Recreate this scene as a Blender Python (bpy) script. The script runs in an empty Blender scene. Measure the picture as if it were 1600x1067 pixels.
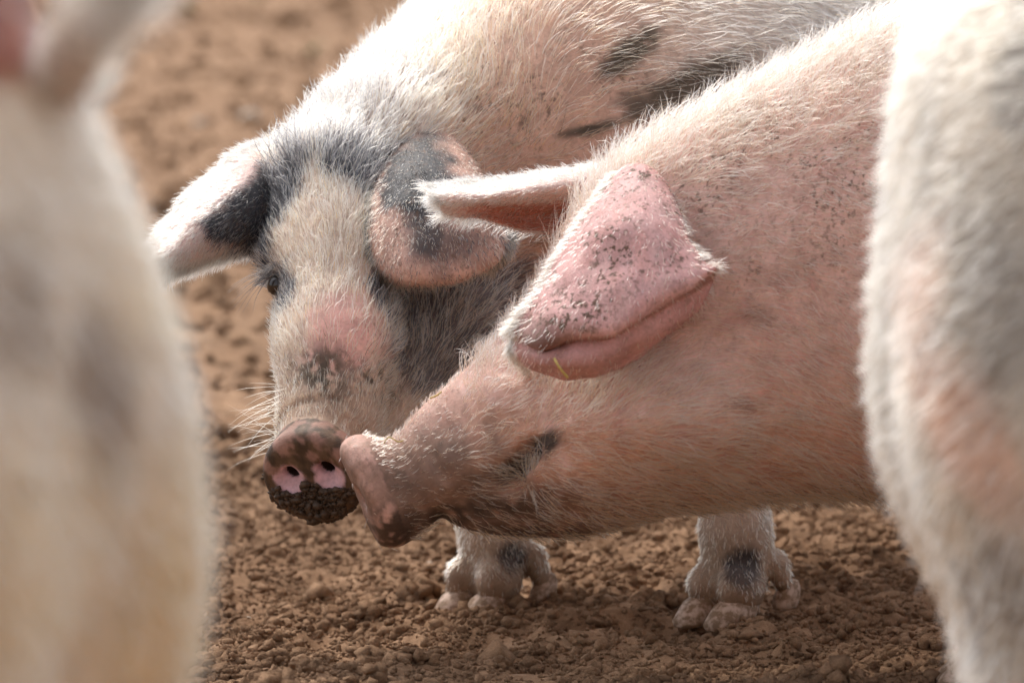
import bpy, math, random
import numpy as np
from mathutils import Vector, Matrix

# ------------------------------------------------------------------ camera
SC = bpy.context.scene
COL = SC.collection
CAM_H, PITCH, LENS = 1.0, 5.1, 200.0
cd = bpy.data.cameras.new('camera'); cam = bpy.data.objects.new('camera', cd); COL.objects.link(cam)
cam.location = (0, 0, CAM_H); cam.rotation_euler = (math.radians(90 - PITCH), 0, 0)
cd.lens = LENS; cd.sensor_width = 36; cd.clip_start = 0.1; cd.clip_end = 2000
cd.dof.use_dof = True; cd.dof.focus_distance = 6.93; cd.dof.aperture_fstop = 6.0
SC.camera = cam
# ------------------------------------------------------------------ sky, sun, exposure
SUN = Vector((-0.28, 0.50, 0.84)).normalized()
wd = bpy.data.worlds.new('World'); SC.world = wd; wd.use_nodes = True
nt = wd.node_tree; bg = nt.nodes['Background']
sky = nt.nodes.new('ShaderNodeTexSky'); sky.sky_type = 'NISHITA'; sky.sun_disc = False
sky.sun_elevation = math.asin(SUN.z); sky.sun_rotation = math.atan2(SUN.x, SUN.y)
sky.air_density = 1.0; sky.dust_density = 3.0; sky.ozone_density = 0.6
hsv = nt.nodes.new('ShaderNodeHueSaturation'); hsv.inputs['Saturation'].default_value = .38   # thin veil of cloud
nt.links.new(sky.outputs[0], hsv.inputs['Color']); nt.links.new(hsv.outputs[0], bg.inputs[0]); bg.inputs[1].default_value = 0.15
sl = bpy.data.lights.new('sun', 'SUN'); sl.energy = 1.15; sl.angle = math.radians(10.0); sl.color = (1, 0.94, 0.85)
so = bpy.data.objects.new('sun', sl); COL.objects.link(so)
so.rotation_euler = SUN.to_track_quat('Z', 'Y').to_euler()
SC.view_settings.view_transform = 'Standard'; SC.view_settings.look = 'None'
SC.view_settings.gamma = 1.0; SC.view_settings.use_curve_mapping = False
SC.view_settings.exposure = 0.85
SC.cycles.max_bounces = 7; SC.cycles.diffuse_bounces = 3; SC.cycles.glossy_bounces = 3; SC.cycles.transmission_bounces = 5
SC.cycles.use_adaptive_sampling = True; SC.cycles.adaptive_threshold = .025

# ------------------------------------------------------------------ helpers
RS = np.random.RandomState(7)
CP, SP = math.cos(math.radians(PITCH)), math.sin(math.radians(PITCH))
FWD = np.array([0, CP, -SP]); UP = np.array([0, SP, CP]); RT = np.array([1., 0, 0])
KPX = 36.0 / LENS / 1600.0
def P(u, v, D):
    """photo pixel + distance along the view axis -> world point"""
    return np.array([0, 0, CAM_H]) + FWD * D + RT * ((u - 800) * KPX * D) - UP * ((v - 533.5) * KPX * D)
def R(px, D): return px * KPX * D
def proj(p):
    q = p - np.array([0, 0, CAM_H]); d = q @ FWD
    return q @ RT / d / KPX + 800, -(q @ UP) / d / KPX + 533.5, d
def nrm(a): return a / (np.linalg.norm(a, axis=-1, keepdims=True) + 1e-12)
def hash3(i, j, k):
    n = (i.astype(np.int64) * 374761393 + j.astype(np.int64) * 668265263 + k.astype(np.int64) * 2147483647 % 1274126177) & 0x7fffffff
    n = ((n ^ (n >> 13)) * 1274126177) & 0x7fffffff
    n = ((n ^ (n >> 15)) * 668265263) & 0x7fffffff
    return ((n ^ (n >> 16)) & 0xffff) / 65535.0
NROT = np.array(Matrix.Rotation(.7, 3, Vector((.4, .8, .45))))
def noise3(p, s):
    """value noise in -1..1 at wavelength s"""
    q = p @ NROT / s; i = np.floor(q).astype(np.int64); f = q - i; f = f * f * (3 - 2 * f)
    r = 0
    for a in (0, 1):
        for b in (0, 1):
            for c in (0, 1):
                w = (f[:, 0] if a else 1 - f[:, 0]) * (f[:, 1] if b else 1 - f[:, 1]) * (f[:, 2] if c else 1 - f[:, 2])
                r = r + w * hash3(i[:, 0] + a, i[:, 1] + b, (i[:, 2] + c) * 7919 + 13)
    return r * 2 - 1
def sst(a, b, x): t = np.clip((x - a) / (b - a), 0, 1); return t * t * (3 - 2 * t)

def link_mesh(name, V, F, mat, parent=None, smooth=True):
    me = bpy.data.meshes.new(name)
    V = np.asarray(V, np.float32); F = np.asarray(F, np.int32)
    me.vertices.add(len(V)); me.vertices.foreach_set('co', V.ravel())
    n = F.shape[1]
    me.loops.add(F.size); me.loops.foreach_set('vertex_index', F.ravel())
    me.polygons.add(len(F)); me.polygons.foreach_set('loop_start', np.arange(0, F.size, n, dtype=np.int32))
    me.update(calc_edges=True)
    if smooth: me.polygons.foreach_set('use_smooth', np.ones(len(F), bool))
    me.materials.append(mat)
    o = bpy.data.objects.new(name, me); COL.objects.link(o)
    if parent:
        o.parent = parent; o.matrix_parent_inverse = Matrix.Translation(-parent.location)
    return o
def set_col(o, name, C):
    a = o.data.attributes.new(name, 'FLOAT_COLOR', 'POINT')
    C4 = np.zeros((len(C), 4), np.float32); C4[:, :C.shape[1]] = C; a.data.foreach_set('color', C4.ravel())
def empty(name, loc, label, cat, group=None):
    o = bpy.data.objects.new(name, None); o.location = loc; o.empty_display_size = .1; COL.objects.link(o)
    o['label'] = label; o['category'] = cat
    if group: o['group'] = group
    return o

# ------------------------------------------------------------------ materials
def mat_new(name):
    m = bpy.data.materials.new(name); m.use_nodes = True
    return m, m.node_tree, m.node_tree.nodes['Principled BSDF']
def nd(t, typ, **kw):
    n = t.nodes.new(typ)
    for k, v in kw.items(): setattr(n, k, v)
    return n
def tex_noise(t, scale, detail=4, rough=.55):
    co = nd(t, 'ShaderNodeNewGeometry'); n = nd(t, 'ShaderNodeTexNoise')
    n.inputs['Scale'].default_value = scale; n.inputs['Detail'].default_value = detail; n.inputs['Roughness'].default_value = rough
    t.links.new(co.outputs['Position'], n.inputs['Vector']); return n
def ramp(t, src, stops):
    r = nd(t, 'ShaderNodeValToRGB'); e = r.color_ramp.elements
    while len(e) < len(stops): e.new(.5)
    for k, (p, c) in enumerate(stops): e[k].position = p; e[k].color = (*c, 1) if len(c) == 3 else c
    t.links.new(src, r.inputs[0]); return r
def mix(t, fac, a, b, mode='MIX'):
    m = nd(t, 'ShaderNodeMix', data_type='RGBA', blend_type=mode)
    if isinstance(fac, (int, float)): m.inputs[0].default_value = fac
    else: t.links.new(fac, m.inputs[0])
    for s, i in ((a, 6), (b, 7)):
        if isinstance(s, tuple): m.inputs[i].default_value = (*s, 1)
        else: t.links.new(s, m.inputs[i])
    return m.outputs[2]
def bump(t, bs, h, strength, dist):
    b = nd(t, 'ShaderNodeBump'); b.inputs['Strength'].default_value = strength; b.inputs['Distance'].default_value = dist
    t.links.new(h, b.inputs['Height']); t.links.new(b.outputs[0], bs.inputs['Normal'])

def mat_skin(name, rough=.55, sss=.12):
    m, t, b = mat_new(name)
    a = nd(t, 'ShaderNodeAttribute', attribute_name='skin')
    n1 = tex_noise(t, 38, 5, .6); n2 = tex_noise(t, 240, 3)
    r1 = ramp(t, n1.outputs[0], [(.3, (.72, .70, .68)), (.7, (1.15, 1.12, 1.1))])
    c = mix(t, .8, a.outputs['Color'], r1.outputs[0], 'MULTIPLY')
    r2 = ramp(t, n2.outputs[0], [(.35, (.8, .78, .76)), (.6, (1.05, 1.05, 1.05))])
    c = mix(t, .6, c, r2.outputs[0], 'MULTIPLY')
    # flecks of dried dirt where the animal carries them (alpha of the paint)
    f1 = tex_noise(t, 62, 6, .68); f2 = tex_noise(t, 150, 4, .6)
    s1 = ramp(t, f1.outputs[0], [(.55, (0, 0, 0)), (.68, (1, 1, 1))]); s2 = ramp(t, f2.outputs[0], [(.54, (0, 0, 0)), (.62, (1, 1, 1))])
    ad = nd(t, 'ShaderNodeMath', operation='MAXIMUM'); t.links.new(s1.outputs[0], ad.inputs[0]); t.links.new(s2.outputs[0], ad.inputs[1])
    ml = nd(t, 'ShaderNodeMath', operation='MULTIPLY'); t.links.new(ad.outputs[0], ml.inputs[0]); t.links.new(a.outputs['Alpha'], ml.inputs[1])
    f3 = tex_noise(t, 15, 3); s3 = ramp(t, f3.outputs[0], [(.38, (.1, .1, .1)), (.62, (1, 1, 1))])
    m2 = nd(t, 'ShaderNodeMath', operation='MULTIPLY'); t.links.new(ml.outputs[0], m2.inputs[0]); t.links.new(s3.outputs[0], m2.inputs[1])
    c = mix(t, m2.outputs[0], c, (.15, .088, .058))
    t.links.new(c, b.inputs['Base Color'])
    b.inputs['Roughness'].default_value = rough
    b.inputs['Subsurface Weight'].default_value = sss; b.inputs['Subsurface Radius'].default_value = (1, .4, .25)
    b.inputs['Subsurface Scale'].default_value = .012
    b.inputs['Specular IOR Level'].default_value = .3
    n3 = tex_noise(t, 420, 4, .6)
    bump(t, b, n3.outputs[0], .5, .002)
    return m
def mat_hair():
    m = bpy.data.materials.new('bristle_hair'); m.use_nodes = True; t = m.node_tree
    t.nodes.remove(t.nodes['Principled BSDF'])
    h = nd(t, 'ShaderNodeBsdfHairPrincipled'); h.parametrization = 'COLOR'
    a = nd(t, 'ShaderNodeAttribute', attribute_name='hair_color')
    t.links.new(a.outputs['Color'], h.inputs['Color'])
    h.inputs['Roughness'].default_value = .38; h.inputs['Radial Roughness'].default_value = .6
    t.links.new(h.outputs[0], t.nodes['Material Output'].inputs['Surface'])
    return m
def mat_soil(name, k=1.0):
    m, t, b = mat_new(name)
    n1 = tex_noise(t, 3.2, 5, .6); n2 = tex_noise(t, 55, 5, .65); n3 = tex_noise(t, 420, 4, .7)
    c1 = ramp(t, n1.outputs[0], [(.32, (.32 * k, .196 * k, .118 * k)), (.68, (.45 * k, .29 * k, .182 * k))])
    c2 = ramp(t, n2.outputs[0], [(.3, (.62, .58, .54)), (.65, (1.12, 1.1, 1.08))])
    c = mix(t, .85, c1.outputs[0], c2.outputs[0], 'MULTIPLY')
    c3 = ramp(t, n3.outputs[0], [(.3, (.7, .68, .66)), (.7, (1.18, 1.16, 1.14))])
    c = mix(t, .7, c, c3.outputs[0], 'MULTIPLY')
    n4 = tex_noise(t, 13, 4, .6); c4 = ramp(t, n4.outputs[0], [(.35, (.55, .52, .5)), (.6, (1.1, 1.1, 1.1))]); c = mix(t, .7, c, c4.outputs[0], 'MULTIPLY')
    t.links.new(c, b.inputs['Base Color']); b.inputs['Roughness'].default_value = .95
    b.inputs['Specular IOR Level'].default_value = .1
    bump(t, b, n3.outputs[0], .8, .004)
    return m
def mat_plain(name, col, rough=.5, spec=.4, var=60, dark=.65):
    m, t, b = mat_new(name)
    n = tex_noise(t, var, 4)
    r = ramp(t, n.outputs[0], [(.3, tuple(dark * x for x in col)), (.7, col)])
    t.links.new(r.outputs[0], b.inputs['Base Color']); b.inputs['Roughness'].default_value = rough
    b.inputs['Specular IOR Level'].default_value = spec
    bump(t, b, n.outputs[0], .3, .002)
    return m
M_SKIN = mat_skin('pig_skin'); M_HAIR = mat_hair(); M_SOIL = mat_soil('soil'); M_CLOD = mat_soil('soil_clod', 1.05)
M_EYE = mat_plain('eye_dark', (.03, .018, .012), .08, .6)
M_HOOF = mat_plain('hoof_horn', (.50, .35, .26), .65, .25, 90, .45)
for e_, (p_, c_) in zip(M_HOOF.node_tree.nodes['Color Ramp'].color_ramp.elements, [(.44, (.22, .135, .08, 1)), (.60, (.48, .34, .26, 1))]): e_.position = p_; e_.color = c_
M_MUD = mat_plain('wet_mud', (.085, .048, .026), .6, .4, 150, .45)
M_STRAW = mat_plain('straw_yellow', (.62, .45, .14), .6, .3, 200)
M_STONE = mat_plain('pale_stone', (.62, .54, .45), .8, .2, 120)
M_LEAF = mat_plain('weed_green', (.10, .17, .04), .6, .3, 40)

# ------------------------------------------------------------------ ground
def axis(lo, hi, f0, f1, d, g, cap):
    a = list(np.arange(f0, f1, d)); s = d
    x = a[-1]
    while x < hi: s = min(s * g, max(cap, abs(x - f1) * .12)); x += s; a.append(x)
    x = a[0]; s = d
    while x > lo: s = min(s * g, max(cap, abs(x - f0) * .12)); x -= s; a.insert(0, x)
    return np.array(a)
PRINTS = [(1000, 965, .10, .028), (840, 960, .06, .02), (1290, 935, .07, .02), (480, 985, .07, .02), (350, 820, .06, .02), (1130, 1010, .07, .018)]
def ground_point(u, v):
    d = FWD + RT * ((u - 800) * KPX) - UP * ((v - 533.5) * KPX); s = CAM_H / -d[2]
    return d[0] * s, d[1] * s
def soil_h(x, y):
    p = np.stack([x, y, np.zeros_like(x)], 1)
    wx = noise3(p, .09) * .02; wy = noise3(p + 31.7, .09) * .02
    q = p + np.stack([wx, wy, 0 * wx], 1)
    h = noise3(p, 2.3) * .03 + noise3(p + 9, .55) * .018
    h += (1 - np.abs(noise3(q + 5, .16))) * .020 - .010
    h += (1 - np.abs(noise3(q + 2, .07))) ** 1.5 * .016 - .008
    h += noise3(q + 17, .032) * .008 + noise3(q + 3, .014) * .0042
    h += .025 * noise3(p + 4, .35) * sst(9, 14, y)
    for (u, v, r, dz) in PRINTS:
        cx, cy = ground_point(u, v); d = np.hypot(x - cx, y - cy) / r
        h += -dz * np.exp(-d ** 4) + dz * .35 * np.exp(-((d - 1.35) / .3) ** 2)
    fade = 1 - .3 * sst(30, 80, np.hypot(x, y))
    return h * fade
xs = axis(-260, 260, -.86, .86, .0064, 1.10, .02)
ys = axis(-30, 420, 6.45, 8.7, .0068, 1.05, .02)
X, Y = np.meshgrid(xs, ys); Z = soil_h(X.ravel(), Y.ravel())
nx, ny = len(xs), len(ys)
I = np.arange(nx * ny).reshape(ny, nx)
F = np.stack([I[:-1, :-1], I[:-1, 1:], I[1:, 1:], I[1:, :-1]], -1).reshape(-1, 4)
g = link_mesh('ground', np.stack([X.ravel(), Y.ravel(), Z], 1), F, M_SOIL); g['kind'] = 'structure'
g['label'] = 'bare brown crumbly soil of the pig paddock'

# crumbs of soil lying loose on it
PH = (1 + 5 ** .5) / 2
ICO_V = nrm(np.array([(-1, PH, 0), (1, PH, 0), (-1, -PH, 0), (1, -PH, 0), (0, -1, PH), (0, 1, PH), (0, -1, -PH), (0, 1, -PH), (PH, 0, -1), (PH, 0, 1), (-PH, 0, -1), (-PH, 0, 1)], float))
ICO_F = np.array([(0, 11, 5), (0, 5, 1), (0, 1, 7), (0, 7, 10), (0, 10, 11), (1, 5, 9), (5, 11, 4), (11, 10, 2), (10, 7, 6), (7, 1, 8), (3, 9, 4), (3, 4, 2), (3, 2, 6), (3, 6, 8), (3, 8, 9), (4, 9, 5), (2, 4, 11), (6, 2, 10), (8, 6, 7), (9, 8, 1)])
def subdiv(V, F):
    V = list(map(tuple, V)); mp = {}; out = []
    def mid(a, b):
        k = (min(a, b), max(a, b))
        if k not in mp:
            m = nrm(np.array(V[a]) + np.array(V[b])); V.append(tuple(m)); mp[k] = len(V) - 1
        return mp[k]
    for a, b, c in F:
        ab, bc, ca = mid(a, b), mid(b, c), mid(c, a)
        out += [(a, ab, ca), (b, bc, ab), (c, ca, bc), (ab, bc, ca)]
    return np.array(V), np.array(out)
ICO2_V, ICO2_F = subdiv(ICO_V, ICO_F)
def lumps(cx, cy, cz, rad, V0, F0, jit):
    n = len(cx); m = len(V0)
    J = 1 + jit * (RS.rand(n, m, 1) - .5) * 2
    A = RS.rand(n) * 6.283; ca, sa = np.cos(A)[:, None], np.sin(A)[:, None]
    S = .75 + .5 * RS.rand(n, 1, 3)
    v = V0[None] * J * S * rad[:, None, None]
    x = v[..., 0] * ca - v[..., 1] * sa; y = v[..., 0] * sa + v[..., 1] * ca
    V = np.stack([x + cx[:, None], y + cy[:, None], v[..., 2] * .8 + cz[:, None]], -1).reshape(-1, 3)
    F = (F0[None] + (np.arange(n) * m)[:, None, None]).reshape(-1, 3)
    return V, F
def scatter(n, y0, y1, w):
    y = y0 * (y1 / y0) ** RS.rand(n); x = (RS.rand(n) - .5) * 2 * (w * y) * np.where(RS.rand(n) < .22, 1 + 3.5 * RS.rand(n) ** 1.5, 1)
    y = np.where(RS.rand(n) < .06, y - (y - 2.5) * RS.rand(n), y)
    return x, y
def crumbs(n, y0, y1, w, med, lo, hi, thr):
    x, y = scatter(n, y0, y1, w); c = noise3(np.stack([x, y, 0 * x], 1), .13) + .5 * noise3(np.stack([x, y, 0 * x], 1) + 8, .05) > thr
    x, y = x[c], y[c]; r = np.clip(med * np.exp(RS.randn(len(x)) * .5), lo, hi); return x, y, r
M_CLOD.node_tree.nodes['Bump'].inputs['Distance'].default_value = .008
OCT_V = np.array([(1, 0, 0), (-1, 0, 0), (0, 1, 0), (0, -1, 0), (0, 0, 1), (0, 0, -1)], float); OCT_F = np.array([(0, 2, 4), (2, 1, 4), (1, 3, 4), (3, 0, 4), (2, 0, 5), (1, 2, 5), (3, 1, 5), (0, 3, 5)])
x, y, r = crumbs(30000, 6.5, 9.6, .122, .0040, .0026, .010, -.45)
V1, F1 = lumps(x, y, soil_h(x, y) + r * .3, r, ICO_V, ICO_F, .55)
x, y, r = crumbs(60000, 6.5, 9.0, .122, .0026, .0016, .0042, -.9)
V4, F4 = lumps(x, y, soil_h(x, y) + r * .3, r, OCT_V, OCT_F, .5); V1, F1 = np.concatenate([V1, V4]), np.concatenate([F1, F4 + len(V1)])
# lumps: knots of crumbs stuck together
x, y = scatter(1300, 6.5, 9.5, .122); k = RS.randint(8, 22, 1300); x, y, k = [a[noise3(np.stack([x, y, 0 * x], 1), .25) > -.2] for a in (x, y, k)]
m = np.repeat(np.arange(len(x)), k); sz = (.010 * np.exp(RS.randn(len(x)) * .4))[m]; q = nrm(RS.randn(len(m), 3)) * (RS.rand(len(m), 1) ** .4); q[:, 2] = np.abs(q[:, 2])
r = sz * (.30 + .35 * RS.rand(len(m))); V3, F3 = lumps(x[m] + q[:, 0] * sz, y[m] + q[:, 1] * sz, soil_h(x, y)[m] + q[:, 2] * sz * .9, r, ICO_V, ICO_F, .5)
x, y = scatter(26000, 8.6, 60, .26); r = np.clip(.014 * np.exp(RS.randn(26000) * .5), .007, .05) * np.sqrt(y / 14)
V2, F2 = lumps(x, y, soil_h(x, y) + r * .15, r, OCT_V, OCT_F, .3)
V1, F1 = np.concatenate([V1, V3]), np.concatenate([F1, F3 + len(V1)])
o = link_mesh('soil_clods', np.concatenate([V1, V2]), np.concatenate([F1, F2 + len(V1)]), M_CLOD, None, False)
o['kind'] = 'stuff'; o['label'] = 'loose brown crumbs and clods scattered over the soil'; o['category'] = 'clods'

# ------------------------------------------------------------------ implicit modelling
def cone(a, b, ra, rb, k=.03, sub=False): return ('cone', np.asarray(a, float), np.asarray(b, float), ra, rb, k, sub)
def ell(c, r, k=.03, rot=None, sub=False):
    return ('ell', np.asarray(c, float), np.asarray(r, float), np.eye(3) if rot is None else np.asarray(rot, float), k, sub)
def fnp(fun, k=.03, sub=False): return ('fn', fun, k, sub)
def frame(zdir, xhint=(1, 0, 0)):
    z = nrm(np.asarray(zdir, float)); x = np.asarray(xhint, float); x = nrm(x - z * (x @ z)); y = np.cross(z, x)
    return np.stack([x, y, z])          # rows: local axes
def bound(q):
    if q[0] == 'cone': return (q[1] + q[2]) / 2, np.linalg.norm(q[1] - q[2]) / 2 + max(q[3], q[4]) + q[5]
    if q[0] == 'ell': return q[1], q[2].max() + q[4]
    return None
def field(prims, p, band=None):
    f = np.full(len(p), 9.0)
    if band is not None:      # away from a shape by more than its blend and the band it cannot matter
        for q in prims:
            B = bound(q)
            if B is None: f = field1(q, p, f); continue
            d = p - B[0]; m = np.nonzero(np.einsum('ij,ij->i', d, d) < (B[1] + band) ** 2)[0]
            if len(m): f[m] = field1(q, p[m], f[m])
        return f
    for q in prims: f = field1(q, p, f)
    return f
def vlen(a): return np.sqrt(np.einsum('ij,ij->i', a, a))
def field1(q, p, f):
    if True:
        if q[0] == 'cone':
            _, a, b, ra, rb, k, sub = q; ba = b - a; h = np.clip((p - a) @ ba / (ba @ ba), 0, 1)
            d = vlen(p - a - h[:, None] * ba) - (ra + (rb - ra) * h)
        elif q[0] == 'ell':
            _, c, r, M, k, sub = q; l = (p - c) @ M.T; k0 = vlen(l / r); k1 = vlen(l / r ** 2)
            d = k0 * (k0 - 1) / (k1 + 1e-9)
        else:
            _, fun, k, sub = q; d = fun(p)
        if sub:
            h = np.clip(.5 - .5 * (f + d) / k, 0, 1); f = f + (-d - f) * h + k * h * (1 - h)
        else:
            h = np.clip(.5 + .5 * (f - d) / k, 0, 1); f = f + (d - f) * h - k * h * (1 - h)
    return f
def grid_axis(lo, hi, zones, coarse):
    a = [lo]
    while a[-1] < hi:
        x = a[-1]; s = coarse
        for (z0, z1, zs) in zones:
            gap = max(z0 - x, x - z1, 0); s = min(s, zs + gap * .12)
        a.append(x + s)
    return np.array(a)
def surface(prims, ax):
    """rectilinear surface nets, evaluated in a narrow band"""
    gx, gy, gz = ax; n = (len(gx), len(gy), len(gz)); st = 4
    ci = [np.unique(np.append(np.arange(0, m, st), m - 1)) for m in n]
    C = np.stack(np.meshgrid(gx[ci[0]], gy[ci[1]], gz[ci[2]], indexing='ij'), -1)
    fc = field(prims, C.reshape(-1, 3)).reshape(C.shape[:3])
    h = [np.diff(g[c]).max() for g, c in zip((gx, gy, gz), ci)]
    band = np.linalg.norm(h) * 1.1
    near = np.abs(fc) < band
    # a coarse cell is live when one of its corners is near
    live = np.zeros(tuple(s - 1 for s in fc.shape), bool)
    for a in (0, 1):
        for b in (0, 1):
            for c in (0, 1):
                live |= near[a:fc.shape[0] - 1 + a, b:fc.shape[1] - 1 + b, c:fc.shape[2] - 1 + c]
    cell = [np.clip(np.searchsorted(c, np.arange(m), 'right') - 1, 0, len(c) - 2) for c, m in zip(ci, n)]
    G = np.where(fc[:-1, :-1, :-1] < 0, -1., 1.)[np.ix_(*cell)].astype(np.float32)
    lv = live[np.ix_(*cell)]
    for axn in range(3):        # points shared with a live neighbour
        sl = [slice(None)] * 3; s2 = [slice(None)] * 3; sl[axn] = slice(1, None); s2[axn] = slice(None, -1)
        t = lv.copy(); t[tuple(sl)] |= lv[tuple(s2)]; lv = t
    idx = np.nonzero(lv); pts = np.stack([gx[idx[0]], gy[idx[1]], gz[idx[2]]], 1)
    out = np.empty(len(pts), np.float32)
    for s in range(0, len(pts), 400000): out[s:s + 400000] = field(prims, pts[s:s + 400000], band)
    G[idx] = out
    ins = G < 0
    cnt = np.zeros(tuple(m - 1 for m in n), np.int8)
    for a in (0, 1):
        for b in (0, 1):
            for c in (0, 1): cnt += ins[a:n[0] - 1 + a, b:n[1] - 1 + b, c:n[2] - 1 + c]
    act = np.nonzero((cnt > 0) & (cnt < 8)); na = len(act[0])
    vid = np.full(cnt.shape, -1, np.int32); vid[act] = np.arange(na)
    acc = np.zeros((na, 3)); num = np.zeros(na)
    cor = [(a, b, c) for a in (0, 1) for b in (0, 1) for c in (0, 1)]
    for i, A in enumerate(cor):
        for B in cor[i + 1:]:
            if sum(abs(p - q) for p, q in zip(A, B)) != 1: continue
            ia = tuple(act[k] + A[k] for k in range(3)); ib = tuple(act[k] + B[k] for k in range(3))
            fa, fb = G[ia], G[ib]; m = (fa < 0) != (fb < 0)
            t = np.where(m, fa / np.where(m, fa - fb, 1), 0)
            pa = np.stack([gx[ia[0]], gy[ia[1]], gz[ia[2]]], 1); pb = np.stack([gx[ib[0]], gy[ib[1]], gz[ib[2]]], 1)
            acc += np.where(m[:, None], pa + (pb - pa) * t[:, None], 0); num += m
    V = acc / num[:, None]
    quads = []
    for axn in range(3):
        o1, o2 = [(1, 2), (2, 0), (0, 1)][axn]
        sl = [slice(1, m - 1) for m in n]; sl[axn] = slice(0, n[axn] - 1)
        s2 = list(sl); s2[axn] = slice(1, n[axn])
        A, B = ins[tuple(sl)], ins[tuple(s2)]
        e = np.nonzero(A != B); base = [e[k] + (1 if k != axn else 0) for k in range(3)]
        def cellid(d1, d2):
            c = list(base); c[o1] = c[o1] - d1; c[o2] = c[o2] - d2; return vid[tuple(c)]
        q = np.stack([cellid(1, 1), cellid(0, 1), cellid(0, 0), cellid(1, 0)], 1)
        fl = B[e]; q[fl] = q[fl][:, ::-1]; quads.append(q)
    F = np.concatenate(quads); F = F[(F >= 0).all(1)]
    # light relaxation
    E = np.concatenate([F[:, [0, 1]], F[:, [1, 2]], F[:, [2, 3]], F[:, [3, 0]]])
    for _ in range(2):
        s = np.zeros_like(V); w = np.zeros(len(V))
        for k in range(3): s[:, k] = np.bincount(E[:, 0], V[E[:, 1], k], len(V)) + np.bincount(E[:, 1], V[E[:, 0], k], len(V))
        w = np.bincount(E[:, 0], minlength=len(V)) + np.bincount(E[:, 1], minlength=len(V))
        V = V + .5 * (s / np.maximum(w, 1)[:, None] - V)
    return V, F
def face_data(V, F):
    c = np.cross(V[F[:, 2]] - V[F[:, 0]], V[F[:, -1]] - V[F[:, 1]] if F.shape[1] == 4 else V[F[:, 1]] - V[F[:, 0]])
    if F.shape[1] == 3: c = -c
    a = np.linalg.norm(c, axis=1) * .5
    N = np.zeros_like(V)
    for k in range(F.shape[1]):
        for d in range(3): N[:, d] += np.bincount(F[:, k], c[:, d], len(V))
    return a, nrm(N)

# ------------------------------------------------------------------ hair
def grow(name, parent, root, nor, flow, length, color, lift, rad, droop=.25, wob=.18, npt=5):
    n = len(root)
    flow = nrm(flow - nor * (flow * nor).sum(1, keepdims=True))
    j = RS.randn(n, 3) * wob; d0 = nrm(flow + j)
    cl = np.stack([noise3(root + 3.1, .02), noise3(root + 7.7, .02), noise3(root + 11.3, .02)], 1) * .35
    d0 = nrm(d0 + cl); d0 = nrm(d0 - nor * np.minimum((d0 * nor).sum(1, keepdims=True), 0))
    lift = (lift * (.6 + .8 * RS.rand(n)))[:, None]
    pts = np.empty((n, npt, 3)); pts[:, 0] = root - nor * .001
    d = nrm(d0 + nor * np.tan(lift * 1.5)); seg = (length * (.7 + .6 * RS.rand(n)) / (npt - 1))[:, None]
    bend = RS.randn(n, 3) * .10
    for k in range(1, npt):
        pts[:, k] = pts[:, k - 1] + d * seg
        d = nrm(d - nor * (.16 * lift / .4) + bend + np.array([0, 0, -droop * .15]))
        low = ((d * nor).sum(1, keepdims=True) < .04)
        d = np.where(low, nrm(d + nor * .10), d)
    cu = bpy.data.hair_curves.new(name); cu.add_curves([npt] * n)
    cu.attributes['position'].data.foreach_set('vector', pts.astype(np.float32).ravel())
    ra = cu.attributes.get('radius') or cu.attributes.new('radius', 'FLOAT', 'POINT')
    prof = np.array([1, 1, .85, .6, .18])[:npt]
    ra.data.foreach_set('value', (rad * (.7 + .6 * RS.rand(n))[:, None] * prof[None]).astype(np.float32).ravel())
    ca = cu.attributes.new('hair_color', 'FLOAT_COLOR', 'CURVE')
    c4 = np.ones((n, 4), np.float32); c4[:, :3] = np.clip(color, .005, .95); ca.data.foreach_set('color', c4.ravel())
    cu.materials.append(M_HAIR)
    o = bpy.data.objects.new(name, cu); COL.objects.link(o)
    o.parent = parent; o.matrix_parent_inverse = Matrix.Translation(-parent.location)
    return o
def sample(V, F, N, n, wfun):
    T = np.concatenate([F[:, [0, 1, 2]], F[:, [0, 2, 3]]]) if F.shape[1] == 4 else F
    a = np.linalg.norm(np.cross(V[T[:, 1]] - V[T[:, 0]], V[T[:, 2]] - V[T[:, 0]]), axis=1)
    a = a * wfun(V[T].mean(1), N[T[:, 0]])
    cs = np.cumsum(a); i = np.searchsorted(cs, RS.rand(n) * cs[-1]); i = np.minimum(i, len(T) - 1)
    r1 = np.sqrt(RS.rand(n))[:, None]; r2 = RS.rand(n)[:, None]
    w = [1 - r1, r1 * (1 - r2), r1 * r2]
    return sum(w[k] * V[T[i, k]] for k in range(3)), nrm(sum(w[k] * N[T[i, k]] for k in range(3)))
def flow_from(path, p):
    """direction of the nearest stretches of a guide path"""
    acc = 0
    for a, b in zip(path[:-1], path[1:]):
        a = np.asarray(a); b = np.asarray(b); ba = b - a; h = np.clip((p - a) @ ba / (ba @ ba), 0, 1)
        d = np.linalg.norm(p - a - h[:, None] * ba, axis=1)
        acc = acc + nrm(ba)[None] / (d[:, None] ** 6 + 1e-6)
    return nrm(acc)

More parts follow.
